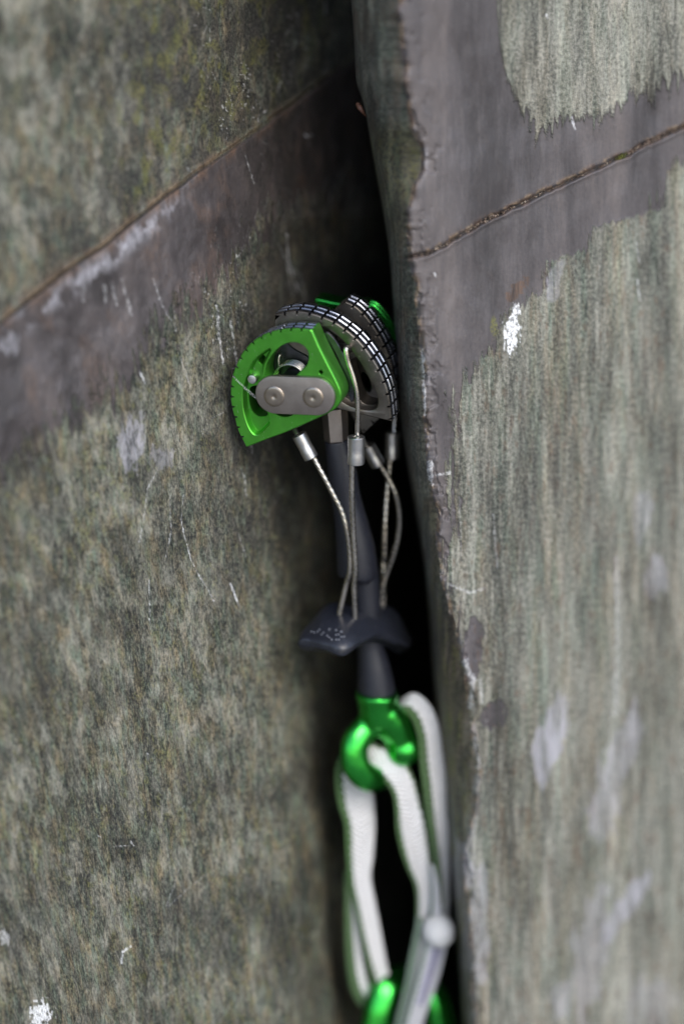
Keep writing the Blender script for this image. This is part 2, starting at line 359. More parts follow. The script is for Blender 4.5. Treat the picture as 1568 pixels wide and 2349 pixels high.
    for i, (P, wd, rg, stg) in enumerate(S_): w = np.maximum(w, stg*stroke(X, Y, P, wd*.72, 60+i, rg*1.15)*(.45+.55*sst(.40, .60, fbm(X/5, Y/9, 300+i, 2))))
    w = np.maximum(w, .9*blob(X, Y, 92, 2328, 26, 30, 91, 1.0, .5, 5, 8)); w = np.maximum(w, .5*blob(X, Y, 12, 2150, 14, 16, 92, .9, 0, 5, 8))
    w = np.maximum(w, .55*sst(.80, .86, vn(U/2.6, Y/4.5, 93))*sst(.55, .7, fbm(U/40, Y/90, 94, 3))*sst(400, 470, X)*sst(1150, 950, Y)*(1-pur*.7))
    # pale crust, fading out towards the crack
    crm = .45*sst(.50, .66, fbm(U/34, Y/70, 57, 4))*sst(500, 250, X)*(1-low)+.35*sst(.5, .68, fbm(U/30, Y/60, 58, 4))*sst(-30, 60, Y-yb)*sst(720, 520, X)
    A = np.stack([pur, brown, yel, w, crm, np.clip(dirt_dark, 0, 1), lil, tan], 2)
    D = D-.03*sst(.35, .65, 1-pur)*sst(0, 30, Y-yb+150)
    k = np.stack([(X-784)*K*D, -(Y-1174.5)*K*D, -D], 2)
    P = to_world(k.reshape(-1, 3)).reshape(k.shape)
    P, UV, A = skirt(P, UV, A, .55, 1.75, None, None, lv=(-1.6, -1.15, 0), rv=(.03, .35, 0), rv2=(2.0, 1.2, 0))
    return rock_obj('rock_face', P, UV, A, M_rockL)
build_left()

# ------------------------------------------------------------ right rock block
AX = [(-260, 900), (0, 913), (150, 925), (250, 935), (300, 946), (345, 968), (395, 962), (440, 942), (520, 930), (590, 934), (640, 950), (720, 955), (800, 962), (850, 972), (900, 966), (1000, 978), (1060, 976), (1100, 985), (1180, 1003), (1250, 1000), (1330, 1012),
      (1400, 1030), (1460, 1048), (1540, 1064), (1600, 1072), (1700, 1080), (1770, 1092), (1830, 1085), (1900, 1076), (1960, 1062), (2100, 1074), (2349, 1084), (2640, 1090)]
BX = [(-260, 795), (0, 803), (60, 808), (200, 815), (230, 832), (350, 852), (500, 880), (590, 893), (700, 900), (850, 906), (950, 915), (1050, 930), (1200, 957), (1330, 977), (1450, 986), (1600, 996), (1700, 1003), (1850, 1020), (2000, 1036), (2150, 1050), (2349, 1064), (2640, 1078)]
def seamR(X): return np.interp(X, [880, 935, 985, 1100, 1230, 1390, 1568, 1800], [600, 592, 580, 512, 450, 376, 288, 180])
def right_depth(X, Y): return 60.1+.0108*(.72*(X-990)+.27*(Y-1350))
def build_right():
    ys = axis([(-260, 8), (-16, 2.4), (2365, 10), (2640, 0)])
    as_ = np.interp(ys, *zip(*AX)); as_ = np.convolve(np.pad(as_, 12, 'edge'), np.ones(25)/25, 'valid'); ax = np.interp(ys, *zip(*AX))+(fbm(ys/30, ys*0+3.3, 5, 5, .6)-.5)*18; bx = np.interp(ys, *zip(*BX)); bx = np.convolve(np.pad(bx, 12, 'edge'), np.ones(25)/25, 'valid')
    bx = np.minimum(bx, ax-10)
    # face
    fu = np.concatenate([np.linspace(0, 14, 10)[:-1], axis([(14, 2.4), (700, 8), (900, 40), (1700, 0)])])
    X = ax[:, None]+fu[None]; Y = np.repeat(ys[:, None], X.shape[1], 1); D = right_depth(X, Y)
    sm = seamR(X)+(fbm(X/30, Y/30, 7, 4)-.5)*12; ds = Y-sm
    D = D+(fbm(X/150, Y/260, 13, 4)-.5)*.5+(fbm(X/14, Y/90, 14, 4)-.5)*.06
    D = D+(.16+.08*vn(X/9, Y/9, 15))*np.exp(-(ds/4.2)**2)-.04*np.exp(-((ds-9)/5)**2)
    e = (fu/9.)[None]; rnd = np.exp(-e)*(.10+.35*fbm(Y/60, X/30, 16, 3)); D = D+rnd
    chip = sst(.55, .68, fbm(X/22, Y/34, 17, 4)+.15*np.exp(-(X-ax[:, None])/22))*np.exp(-((X-ax[:, None])/40)**2); D = D+.10*chip
    # side: falls back steeply into the crack
    depth_in = np.concatenate([np.array([24, 20, 16, 13, 11, 9, 7.5, 6, 5, 4]), np.linspace(3.4, .04, 34)])
    dA = D[:, :1]; sp = np.linspace(0, 1, 7)
    dS = np.convolve(np.pad(dA[:, 0], 12, 'edge'), np.ones(25)/25, 'valid')[:, None]; pw = 1-np.exp(-depth_in/ .9)
    wide = (as_-bx)[:, None]; jit = (ax-as_)[:, None]*np.exp(-depth_in/.22)[None]
    Xs = as_[:, None]+jit-wide*pw[None]+np.maximum(depth_in-3.5, 0)[None]*1.5
    Ys = np.repeat(ys[:, None], len(depth_in), 1)
    Ds = (dA*np.exp(-depth_in/.3)[None]+dS*(1-np.exp(-depth_in/.3)[None]))+depth_in[None]*1.0+(fbm(Xs/9+depth_in[None]*1.2, Ys/160, 18, 4)-.5)*.3*sst(.05, .5, depth_in)[None]
    X2 = np.concatenate([Xs, X], 1); Y2 = np.concatenate([Ys, Y], 1); D2 = np.concatenate([Ds, D], 1)
    side = np.concatenate([np.ones_like(Xs), np.zeros_like(X)], 1); fa = np.concatenate([Xs*0-40, X-ax[:, None]], 1)
    u = np.concatenate([np.repeat((ax[:, None]*.0108)-depth_in[None]*.55, 1, 0), X*.0108], 1)
    UV = np.stack([u, -Y2*.0108*np.ones_like(u)], 2)
    X, Y = X2, Y2; ds = Y-(seamR(X)+(fbm(X/30, Y/30, 7, 4)-.5)*12)
    drip = fbm(X/6, Y/50, 22, 5, .65)-.5
    # lower green zone boundary, as x of the edge at each height
    xb = np.interp(Y, [300, 360, 400, 480, 500, 520, 570, 600, 660, 720, 800, 840, 900, 1050, 1200, 1300, 1390, 1450, 1540, 1600, 1640, 1700, 1800, 2700],
                   [1640, 1560, 1530, 1505, 1430, 1365, 1345, 1262, 1245, 1165, 1125, 1085, 1045, 1036, 1042, 1012, 1030, 1040, 1050, 1060, 1050, 1060, 1060, 1050])
    drip = drip*(.5+1.1*fbm(X/60, Y/60, 67, 2)); green = sst(-26, 30, X-xb+drip*105)*sst(320, 400, Y)
    yt = np.interp(X, [900, 1135, 1140, 1160, 1190, 1225, 1260, 1300, 1385, 1420, 1445, 1500, 1568, 1800], [-900, -200, 60, 180, 240, 300, 290, 270, 275, 245, 215, 205, 180, 100])
    top = sst(36, -36, Y-yt+drip*120)*sst(1115, 1160, X+drip*60)
    pur = (1-np.maximum(green, top))*(1-side*.75)
    pur = np.maximum(pur, (1-side)*np.maximum(.9*blob(X, Y, 1085, 1485, 26, 75, 95, .45), .7*blob(X, Y, 1130, 1635, 32, 40, 96, .6)))
    crm = np.maximum(top*.5, green*.5*sst(.50, .70, fbm(X/24, Y/170, 23, 4)))
    crm = np.maximum(crm, .45*green*sst(1250, 1560, X+.15*(Y-1300))); crm = np.maximum(crm, .8*green*sst(.53, .62, fbm(X/6, Y/75, 24, 3))*sst(1300, 1080, X))
    crm = np.maximum(crm, .9*blob(X, Y, 1042, 218, 12, 44, 25, .35, .06, 12, 30)); crm = np.maximum(crm, .55*blob(X, Y, 1140, 752, 17, 38, 26, .4))
    rust = .75*np.exp(-((ds+2)/9)**2)*sst(.42, .58, fbm(X/14, Y/14, 27, 4))*(1-side)
    rust = np.maximum(rust, .5*side*sst(1330, 1420, Y)*sst(1950, 1700, Y)); rust = np.maximum(rust, .8*np.exp(-(fa/10)**2)*sst(.5, .62, fbm(X/14, Y/30, 28, 4))*(fa > -1))
    rust = np.maximum(rust, .75*blob(X, Y, 1185, 665, 13, 34, 29, .8, .75, 5, 6)); rust = np.maximum(rust, .45*green*sst(.66, .74, fbm(X/8, Y/30, 30, 3)))
    rust = np.maximum(rust, .5*side*sst(.55, .7, fbm(X/9, Y/40, 32, 3)))
    yel = .6*blob(X, Y, 1133, 755, 9, 28, 34, .5)+.5*side*sst(250, 330, Y)*sst(620, 420, Y)+.5*side*sst(.5, .66, fbm(X/8, Y/50, 37, 3))*sst(900, 1500, Y)
    yel = yel + .3*blob(X, Y, 950, 375, 14, 40, 38, .5)
    dirt_dark = .95*np.exp(-((ds-1)/2.7)**2)*(1-side)*sst(.30, .50, fbm(X/18, Y/18, 39, 3)+.1)+.3*side*sst(.5, .7, fbm(X/8, Y/70, 40, 4))
    dirt_dark = np.maximum(dirt_dark, .42*green*np.exp(-((X-1230)/130)**2-((Y-1130)/330)**2)*sst(.35, .6, fbm(X/16, Y/120, 53, 4)))
    dirt_dark = np.maximum(dirt_dark, side*sst(1700, 1250, Y)*(.25+.35*sst(.4, .6, fbm(X/9, Y/60, 52, 4)))) + .6*blob(X, Y, 1238, 447, 14, 5, 42, .6, -.4)  # side face toned darker overall, strongest above its lower part
    lil = np.zeros_like(X)
    for i, (cx, cy, rx, ry, an, k) in enumerate([(1262, 1700, 34, 105, .28, .85), (1420, 1740, 34, 120, .35, .55), (1380, 1860, 44, 60, .2, .45), (1430, 2085, 20, 90, .6, .9), (1350, 2200, 40, 170, .15, .4), (1290, 2290, 24, 60, .3, .4), (1060, 1990, 26, 70, .1, .7),
                                          (1090, 2150, 30, 110, 0, .5), (1500, 1330, 26, 60, .2, .45), (1470, 1180, 22, 80, .1, .35), (1275, 640, 16, 50, .3, .5), (1100, 2060, 20, 60, 0, .5), (1500, 2300, 60, 60, 0, .3)]):
        lil = np.maximum(lil, k*blob(X, Y, cx, cy, rx, ry, 120+i, .7, an, 14, 40))
    lil = np.maximum(lil, .35*np.exp(-((fa-6)/9)**2)*(1-side)*sst(.42, .6, fbm(X/20, Y/60, 45, 3)))
    w = 1.0*blob(X, Y, 1172, 765, 18, 42, 46, .75, .08, 4, 10)
    w = np.maximum(w, .9*blob(X, Y, 1182, 715, 9, 20, 48, .8, .1, 4, 10))
    for i, (P_, wd, rg, stg) in enumerate([([(1012, 395), (1014, 455)], 3, .8, .0), ([(984, 1060), (990, 1110)], 7, .9, .6), ([(968, 800), (974, 950)], 4, 1.1, .6), ([(1000, 1090), (1030, 1085)], 5, .9, .55), ([(1066, 1520), (1085, 1560)], 9, .9, .6), ([(1085, 1560), (1078, 1620)], 6, .9, .5),
                                   ([(1310, 270), (1317, 295)], 4, .4, .55), ([(1088, 1690), (1098, 1760)], 5, .9, .5), ([(1052, 1140), (1056, 1200), (1058, 1290)], 2.5, .9, .25), ([(1130, 1180), (1140, 1300)], 3, .9, .3), ([(996, 627), (998, 632)], 4, .4, .6), ([(1458, 555), (1465, 600)], 3, .7, .4),
                                   ([(1252, 33), (1254, 40)], 4, .3, .5), ([(1412, 1280), (1416, 1480), (1410, 1640)], 6, .7, .35), ([(1030, 1340), (1075, 1360), (1110, 1350)], 5, .9, .4), ([(1100, 1560), (1105, 1610)], 4, .8, .45), ([(1460, 640), (1466, 690)], 2.5, .6, .5)]):
        w = np.maximum(w, stg*stroke(X, Y, P_, wd, 160+i, rg))
    edge = .75*np.exp(-((fa)/7)**2)*sst(.48, .62, fbm(X/8, Y/13, 49, 4))*(fa > -1)+.6*np.exp(-((ds+7)/4)**2)*sst(.5, .62, fbm(X/9, Y/9, 50, 4))*(1-side)
    A = np.stack([np.clip(m, 0, 1) for m in (pur, rust, yel, w, crm, dirt_dark, lil, edge)], 2)
    D2 = D2-.035*sst(.2, .8, np.maximum(green, top))*(1-side)
    k = np.stack([(X-784)*K*D2, -(Y-1174.5)*K*D2, -D2], 2)
    P = to_world(k.reshape(-1, 3)).reshape(k.shape)
    P, UV, A = skirt(P, UV, A, .55, 1.75, None, None, lv=(.25, 1.2, 0), rv=(1.4, 1.1, 0))
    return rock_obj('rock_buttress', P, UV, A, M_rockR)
build_right()
# ground at the foot of the crag
gx = np.linspace(-14, 14, 60); gy = np.linspace(-22, 6, 60); GX, GY = np.meshgrid(gx, gy)
GZ = (fbm(GX*1.3, GY*1.3, 200, 4)-.5)*.16-.02
gg = G('quarry_gravel'); oc = gg.n('ShaderNodeTexCoord').outputs['Object']
gg.set(Base_Color=gg.ramp(gg.noise(oc, 3, 6, .7), [(.35, (.10, .10, .095)), (.55, (.17, .17, .165)), (.7, (.26, .26, .25))]), Roughness=.9)
go = mesh_obj('ground', np.stack([GX, GY, GZ], 2).reshape(-1, 3), grid_faces(60, 60), gg.m, world=True); go['kind'] = 'structure'

# ------------------------------------------------------------ the camming device
AXI = np.array([.27, .36, -.885]); AXI /= np.linalg.norm(AXI)          # axle, pointing into the crack
P0 = cam_pt(*z1(610, 850), 58.8)
def on_plane(pt, off=0.):
    """survey point (z1 coordinates) on the plane across the axle, off cm along it"""
    x, y = z1(*pt); r = cam_pt(x, y, 1.); o = P0+AXI*off
    return r*(o.dot(AXI)/r.dot(AXI))
EX = np.array([1., 0, 0])-AXI*AXI[0]; EX /= np.linalg.norm(EX); EY = np.cross(AXI, EX); EY = EY if EY[1] > 0 else -EY
def p2(pt, off): v = on_plane(pt, off)-P0; return (v.dot(EX), v.dot(EY))
def p3(q, off): return P0+EX*q[0]+EY*q[1]+AXI*off
def area(L): L = np.asarray(L); return .5*np.sum(L[:, 0]*np.roll(L[:, 1], -1)-np.roll(L[:, 0], -1)*L[:, 1])
def inset(L, d):
    L = np.asarray(L, float); s = 1 if area(L) > 0 else -1
    t = np.roll(L, -1, 0)-np.roll(L, 1, 0); t /= np.linalg.norm(t, axis=1)[:, None]+1e-9
    n = np.stack([-t[:, 1], t[:, 0]], 1)*s; return L+n*np.asarray(d).reshape(-1, 1)
def lobe(name, parent, arc, rest, holes, off, T, body, tooth, pockets=(), pitch=.27, gfrac=.17, gdep=.07, flip=1, phase=0., label=None, n_arc=460):
    A2 = crom([p2(p, off) for p in arc], n_arc); seg = np.r_[0, np.cumsum(np.linalg.norm(np.diff(A2, axis=0), axis=1))]
    s = np.linspace(0, seg[-1], n_arc); A2 = np.stack([np.interp(s, seg, A2[:, k]) for k in (0, 1)], 1)
    R2 = crom([p2(p, off) for p in rest], max(8, len(rest)*6)) if len(rest) > 2 else np.array([p2(p, off) for p in rest])
    L = np.vstack([A2, R2]); na = len(A2); n = len(L)
    ph = ((s+phase) % pitch)/pitch; notch = np.zeros(n); c = abs(ph-.5)*2
    notch[:na] = sst(1-gfrac*1.25, 1-gfrac*.55, c)*gdep
    notch[:5] = 0; notch[na-5:] = 0; groove = notch > max(gdep*.4, .01); isarc = np.arange(n) < na
    lay = [(0, .030, .034), (.02, .014, .014), (.055, 0, 0), (.30, .020, 0), (.325, .024, 0), (.35, 0, 0), (.62, .020, 0), (.645, .024, 0), (.67, 0, 0), (.94, .018, 0), (1, .03, .03)]
    V, F, MI = [], [], []
    for (t, ia, ir) in lay:
        ins = np.where(isarc, ia, ir)+notch
        for q in inset(L, ins): V.append(p3(q, off+t*T))
    for k in range(len(lay)-1):
        for i in range(n):
            j = (i+1) % n; F.append((k*n+i, k*n+j, (k+1)*n+j, (k+1)*n+i))
            MI.append((2 if groove[i] else 1) if isarc[i] and i < na-1 and 2 <= k < 9 else 0)
    def loop_of(pts, m=40): return crom([p2(p, off) for p in pts], m, True)
    def add_loop(L2, o): b = len(V); V.extend(p3(q, o) for q in L2); return list(range(b, b+len(L2)))
    def wall(a, b):
        for i in range(len(a)):
            j = (i+1) % len(a); F.append((a[i], a[j], b[j], b[i])); MI.append(0)
    def cap(loops):
        idx = sum(loops, []); co = [[Vector((*p2i(V[i]), 0)) for i in l] for l in loops]
        for tri in tessellate_polygon(co): F.append(tuple(idx[i] for i in tri)); MI.append(0)
    def p2i(v): w = v-P0; return (w.dot(EX), w.dot(EY))
    front = [list(range(n))]; back = [list(range((len(lay)-1)*n, len(lay)*n))]
    def punch(h, z0, ld):
        H = loop_of(h); a = add_loop(inset(H, -.014), off+z0); b = add_loop(H, off+z0+.02); c2 = add_loop(H, off+T)
        wall(a, b); wall(b, c2); ld.append(a); back.append(c2)
    for h in holes: punch(h, 0, front)
    for (pk, dp, hs) in pockets:
        Pk = loop_of(pk, 56); a = add_loop(inset(Pk, -.03), off); b = add_loop(Pk, off+.02); c2 = add_loop(inset(Pk, .03), off+dp*.85); d2 = add_loop(inset(Pk, .055), off+dp)
        wall(a, b); wall(b, c2); wall(c2, d2); front.append(a); fl = [d2]
        for h in hs: punch(h, dp, fl)
        cap(fl)
    cap(front); cap(back)
    o = mesh_obj(name, V, F, [body, tooth, M_groove if body is M_steel else body], parent, MI, smooth=34)
    import bmesh
    bm = bmesh.new(); bm.from_mesh(o.data); bmesh.ops.recalc_face_normals(bm, faces=bm.faces); bm.to_mesh(o.data); bm.free()
    if label: o['label'] = label
    return o
M_groove = metal('blackened_groove', (.03, .03, .032), .6, .01, 2500, .1)
cam_root = thing('climbing_cam', 'spring-loaded climbing cam with bright green and steel toothed lobes wedged in the dark crack', 'climbing cam', cam_pt(800, 1000, stem_d(1000)))
arc1 = [(245, 1233), (185, 1110), (160, 1020), (140, 940), (130, 850), (138, 740), (160, 660), (200, 570), (240, 510), (300, 450), (380, 402), (450, 378), (530, 362), (620, 358), (725, 366)]
rest1 = [(735, 374), (790, 500), (860, 640), (920, 760), (946, 830), (946, 885), (915, 940), (860, 980), (790, 1015), (560, 1118), (400, 1178), (262, 1232)]
hole_main = [(392, 720), (395, 640), (425, 575), (475, 512), (535, 472), (600, 460), (660, 478), (700, 522), (708, 580), (690, 635), (655, 668), (620, 700), (560, 770), (450, 770)]
pocket1 = [(425, 510), (375, 535), (300, 600), (262, 680), (228, 780), (222, 880), (232, 970), (262, 1070), (300, 1132), (340, 1140), (395, 1090), (420, 1050), (405, 985), (380, 900), (374, 800), (362, 700), (378, 620), (412, 555)]
hole_low = [(262, 815), (252, 870), (258, 930), (278, 990), (318, 1024), (365, 1026), (392, 1000), (378, 940), (355, 860), (330, 812), (300, 800)]
hole_small = [(350, 572), (370, 590), (368, 625), (348, 640), (325, 625), (325, 592)]
hole_dot = [(797+14*math.cos(a), 682+16*math.sin(a)) for a in np.linspace(0, 2*math.pi, 9)[:-1]]
hole_under = [(470, 985), (520, 1008), (585, 996), (590, 960), (520, 950), (470, 960)]
l1 = lobe('lobe', cam_root, arc1, rest1, [hole_main, hole_dot, hole_under], 0, .68, M_green, M_tooth, [(pocket1, .2, [hole_low, hole_small])], label='bright green front lobe with windows')
# rivet pin in the pocket
V, F = lathe(on_plane((308, 716), .22), -AXI, [(0, .12), (.17, .12), (.20, .105), (.21, .07)], 24)
mesh_obj('pin', V, F, M_alu, l1)
# steel lobe facing right
arc2 = [(455, 252), (510, 240), (600, 228), (700, 240), (790, 266), (880, 300), (960, 350), (1040, 412), (1110, 485), (1170, 565), (1220, 645), (1262, 735), (1290, 815), (1306, 900), (1314, 980), (1320, 1043)]
rest2 = [(1316, 1046), (1130, 1003), (930, 955), (820, 900), (640, 700), (500, 480), (452, 330)]
h2a = [(1005, 610), (1060, 592), (1115, 635), (1160, 715), (1190, 800), (1208, 885), (1195, 935), (1140, 948), (1080, 925), (1040, 850), (1010, 750), (992, 665)]
h2b = [(890, 440), (900, 412), (935, 420), (962, 452), (950, 480), (915, 474)]
l2 = lobe('lobe', cam_root, arc2, rest2, [], .80, .84, M_steel, M_tooth, [([(790, 350), (860, 372), (950, 440), (1030, 525), (1100, 630), (1160, 740), (1195, 800), (1218, 880), (1205, 950), (1130, 965), (1000, 930), (900, 850), (800, 700), (720, 520), (720, 400)], .24, [h2a, h2b])], phase=.06, pitch=.325, gfrac=.15, gdep=.085, label='steel lobe with arc facing right')
arc3 = [(978, 158), (1045, 190), (1110, 245), (1170, 320), (1230, 412), (1272, 495), (1305, 580), (1330, 680), (1335, 800), (1320, 900), (1280, 980), (1205, 1050), (1110, 1140)]
rest3 = [(1100, 1130), (1020, 1000), (900, 800), (860, 500), (850, 300), (900, 215)]
l3 = lobe('lobe', cam_root, arc3, rest3, [[(1090, 700), (1110, 680), (1150, 720), (1170, 800), (1150, 830), (1110, 800)]], 2.15, .80, M_steel, M_tooth, phase=.1, pitch=.325, gfrac=.15, gdep=.085, label='steel inner lobe behind the first')
arc4 = [(1130, 185), (1180, 205), (1235, 262), (1285, 335), (1330, 440), (1370, 560), (1370, 700), (1340, 830)]
rest4 = [(1330, 840), (1150, 900), (1000, 800), (860, 500), (780, 240), (752, 158), (770, 140), (900, 168), (1000, 176), (1140, 174)]
l4 = lobe('lobe', cam_root, arc4, rest4, [[(1100, 690), (1130, 660), (1180, 700), (1190, 800), (1150, 840), (1110, 790)]], 3.05, .62, M_green_dark, M_green_dark, gdep=.0001, label='green rear lobe deep in the crack')
# end plate with two riveted axle ends
def stadium(a, b, r, n=24):
    a, b = np.array(a, float), np.array(b, float); u = (b-a)/np.linalg.norm(b-a); w = np.array([-u[1], u[0]]); L = []
    for k in range(n+1): t = -math.pi/2+math.pi*k/n; L.append(b+r*(u*math.cos(t)+w*math.sin(t)))
    for k in range(n+1): t = math.pi/2+math.pi*k/n; L.append(a+r*(u*math.cos(t)+w*math.sin(t)))
    return np.array(L)
def slab(L, rings):
    V, F = [], []; n = len(L)
    for (off, ins) in rings: V += [p3(q, off) for q in inset(L, ins)]
    for k in range(len(rings)-1):
        for i in range(n): F.append((k*n+i, k*n+(i+1) % n, (k+1)*n+(i+1) % n, (k+1)*n+i))
    F.append(tuple(range(n))[::-1]); F.append(tuple((len(rings)-1)*n+i for i in range(n))); return V, F
pa, pb = p2((458, 846), -.1), p2((760, 857), -.1)
V, F = slab(stadium(pa, pb, .485), [(-.02, .0), (-.115, 0), (-.135, .012), (-.14, .03)])
plate = mesh_obj('end_plate', V, F, M_plate, cam_root)
for c in ((455, 858), (742, 866)):
    V, F = lathe(on_plane(c, -.14), -AXI, [(-.01, .262), (.018, .26), (.03, .245), (.037, .19), (.041, .12), (.043, .05), (.03, .03), (.028, .005)], 40)
    mesh_obj('rivet', V, F, M_rivet, plate)
    V, F = lathe(on_plane(c, -.02), AXI, [(0, .2), (3.6, .2)], 24); mesh_obj('axle', V, F, M_dark, cam_root)
# torsion spring round the sleeve behind the front lobe
c0 = p2((585, 722), .45); C = []
for k in range(5*40): a = 2*math.pi*k/40; C.append(p3((c0[0]+.40*math.cos(a), c0[1]+.40*math.sin(a)), .25+.085*k/40))
V, F = tube(C, .027, 10); sp = mesh_obj('spring', V, F, M_wire, cam_root)
C = crom([p3(p2((490, 640), .40), .40), p3(p2((486, 590), .40), .40), p3(p2((498, 550), .45), .45), p3(p2((518, 575), .6), .6)], 20)
V, F = tube(C, .025, 10); mesh_obj('spring_arm', V, F, M_wire, sp)
V, F = lathe(p3(c0, .40), AXI, [(0, .0), (0, .22), (.45, .24)], 28); mesh_obj('sleeve', V, F, M_dark, cam_root)
# steel spacer plate glimpsed through the window
sl = [(535, 440), (560, 480), (600, 515), (655, 545), (712, 585), (760, 700), (600, 800), (470, 760), (440, 600), (490, 520)]
V, F = slab(crom([p2(p, .7) for p in sl], 50, True), [(.72, .01), (.73, 0), (.78, 0)]); mesh_obj('spacer', V, F, M_dark, cam_root)
# head block carrying the axles and stem terminal
hb = [(800, 400), (840, 385), (930, 520), (1010, 650), (1050, 800), (1040, 900), (960, 950), (800, 980), (700, 900), (760, 700)]
V, F = slab(crom([p2(p, 1.5) for p in hb], 50, True), [(1.50, .02), (1.53, 0), (2.03, 0), (2.06, .02)]); mesh_obj('head_block', V, F, M_dark, cam_root)
# bent steel arm beside the front flank
ar = [(820, 392), (850, 385), (905, 440), (945, 505), (1010, 640), (1035, 760), (1045, 860), (1020, 900), (990, 800), (960, 680), (915, 560), (870, 480), (830, 430)]
V, F = slab(crom([p2(p, .72) for p in ar], 60, True), [(.70, .015), (.72, 0), (.795, 0)]); mesh_obj('lever_plate', V, F, M_dark, cam_root)

# stem
ym = lambda p: p
def stem_path(L, R, ds=0.):
    C, Rr = [], []
    for (x0, y0), (x1, y1) in zip(L, R):
        x, y = (x0+x1)/2, (y0+y1)/2; d = stem_d(y)+ds; C.append(cam_pt(x, y, d)); Rr.append(math.hypot(x1-x0, y1-y0)/2*K*d)
    return np.array(C), np.array(Rr)
L = [r2(488, -60), r2(500, 60), r2(512, 180), r2(520, 275), r2(535, 292)]; R = [r2(740, -60), r2(748, 60), r2(752, 180), r2(757, 275), r2(745, 292)]
C, Rr = stem_path(L, R); hexp = lambda th, i: 1/max(math.cos(((th+.5) % (math.pi/3))-math.pi/6), .86)*.95
V, F = tube(C, Rr, 36, prof=hexp); term = mesh_obj('stem_terminal', V, F, M_plate, cam_root, smooth=25)
L = [r2(520, 290), r2(518, 320), r2(545, 600), r2(590, 900), r2(622, 1150), r2(640, 1400), r2(650, 1640), r2(668, 1700), r2(700, 1735)]
R = [r2(760, 290), r2(772, 320), r2(845, 600), r2(895, 900), r2(965, 1150), r2(1035, 1400), r2(1068, 1640), r2(1050, 1700), r2(1000, 1735)]
C, Rr = stem_path(L, R); C = crom(C, 60); Rr = crom(Rr[:, None], 60)[:, 0]
V, F = tube(C, Rr, 36); cover = mesh_obj('stem_cover', V, F, M_sleeve, cam_root)
L = [r3(620, 60), r3(640, 200), r3(655, 400), r3(680, 650), r3(688, 750), r3(690, 900), r3(690, 1060), r3(700, 1100)]
R = [r3(860, 60), r3(872, 200), r3(885, 400), r3(895, 650), r3(915, 750), r3(965, 900), r3(1000, 1060), r3(1000, 1110)]
C, Rr = stem_path(L, R, .05); C = crom(C, 50); Rr = crom(Rr[:, None], 50)[:, 0]
V, F = tube(C, Rr, 36); mesh_obj('stem', V, F, M_sleeve, cam_root)

# trigger wires: bent rod, crimped ferrule, stranded cable
def cable(pts, r, n=220):
    C = path(pts, n); seg = np.r_[0, np.cumsum(np.linalg.norm(np.diff(C, axis=0), axis=1))]
    return tube(C, r, 28, prof=lambda th, i: 1+.13*abs(math.cos(3*(th+seg[i]*6.0)))-.06)
def ferrule(a, b, r, par):
    a, b = cam_pt(*a), cam_pt(*b); h = np.linalg.norm(b-a)
    V, F = lathe(a, b-a, [(.05, .02), (.03, .07), (0, .085), (0, r*.90), (.018, r), (h*.33, r*1.0), (h*.40, r*.965), (h*.60, r*.965), (h*.67, r), (h-.018, r), (h, r*.90), (h, .05)], 36)
    return mesh_obj('ferrule', V, F, M_alu, par)
def wire(rod, fa, fb, fr, cab, cr=.064, rr=.062, label=None):
    V, F = cable(cab, cr); w = mesh_obj('trigger_cable', V, F, M_wire, cam_root, smooth=179)
    if rod is not None: V, F = tube(path(rod, 70), rr, 20); mesh_obj('rod', V, F, M_wire, w, smooth=179)
    ferrule(fa, fb, fr, w)
    if label: w['label'] = label
    return w
def Z(p, d): return (*p, d)
wire([Z(z1(x, y), -on_plane((x, y), o)[2]) for x, y, o in ((1015, 520, 1.0), (1005, 500, .8), (985, 505, .62), (985, 540, .58), (1000, 610, .58), (1035, 715, .58), (1062, 830, .58), (1070, 950, .58), (1069, 1060, .58), (1066, 1165, .6))],
     Z(r2(845, 250), 59.35), Z(r2(843, 535), 59.6), .215, [Z(r2(805, 520), 59.6), Z(r2(802, 700), 59.8), Z(r2(802, 900), 60.0), Z(r2(810, 1100), 60.3), Z(r2(822, 1350), 60.6), Z(r2(838, 1640), 60.9), Z(r3(660, 200), 61.2), Z(r3(668, 470), 61.6)], label='cable on the foremost ferrule')
wire([Z(z1(590, 1060), 60.2), Z(z1(605, 1100), 60.15), Z(z1(625, 1140), 60.1)],
     Z(r2(245, 225), 60.1), Z(r2(378, 475), 60.25), .185, [Z(r2(395, 440), 60.2), Z(r2(420, 500), 60.25), Z(r2(500, 650), 60.3), Z(r2(600, 840), 60.4), Z(r2(690, 1020), 60.5), Z(r2(745, 1200), 60.6), Z(r2(778, 1420), 60.8), Z(r2(782, 1650), 61.0), Z(r3(590, 200), 61.3), Z(r3(535, 440), 61.6)], label='cable bowed out on the left')
wire([Z(r2(900, 250), 61.4), Z(r2(930, 310), 61.5), Z(r2(960, 360), 61.6)],
     Z(r2(962, 345), 61.6), Z(r2(1075, 550), 61.8), .185, [Z(r2(1065, 500), 61.75), Z(r2(1110, 570), 61.8), Z(r2(1185, 690), 61.9), Z(r2(1258, 850), 62), Z(r2(1297, 1050), 62.2), Z(r2(1292, 1250), 62.4), Z(r2(1240, 1480), 62.6), Z(r2(1165, 1680), 62.8), Z(r3(900, 200), 62.9), Z(r3(880, 400), 63.1)], label='cable bowed out on the right')
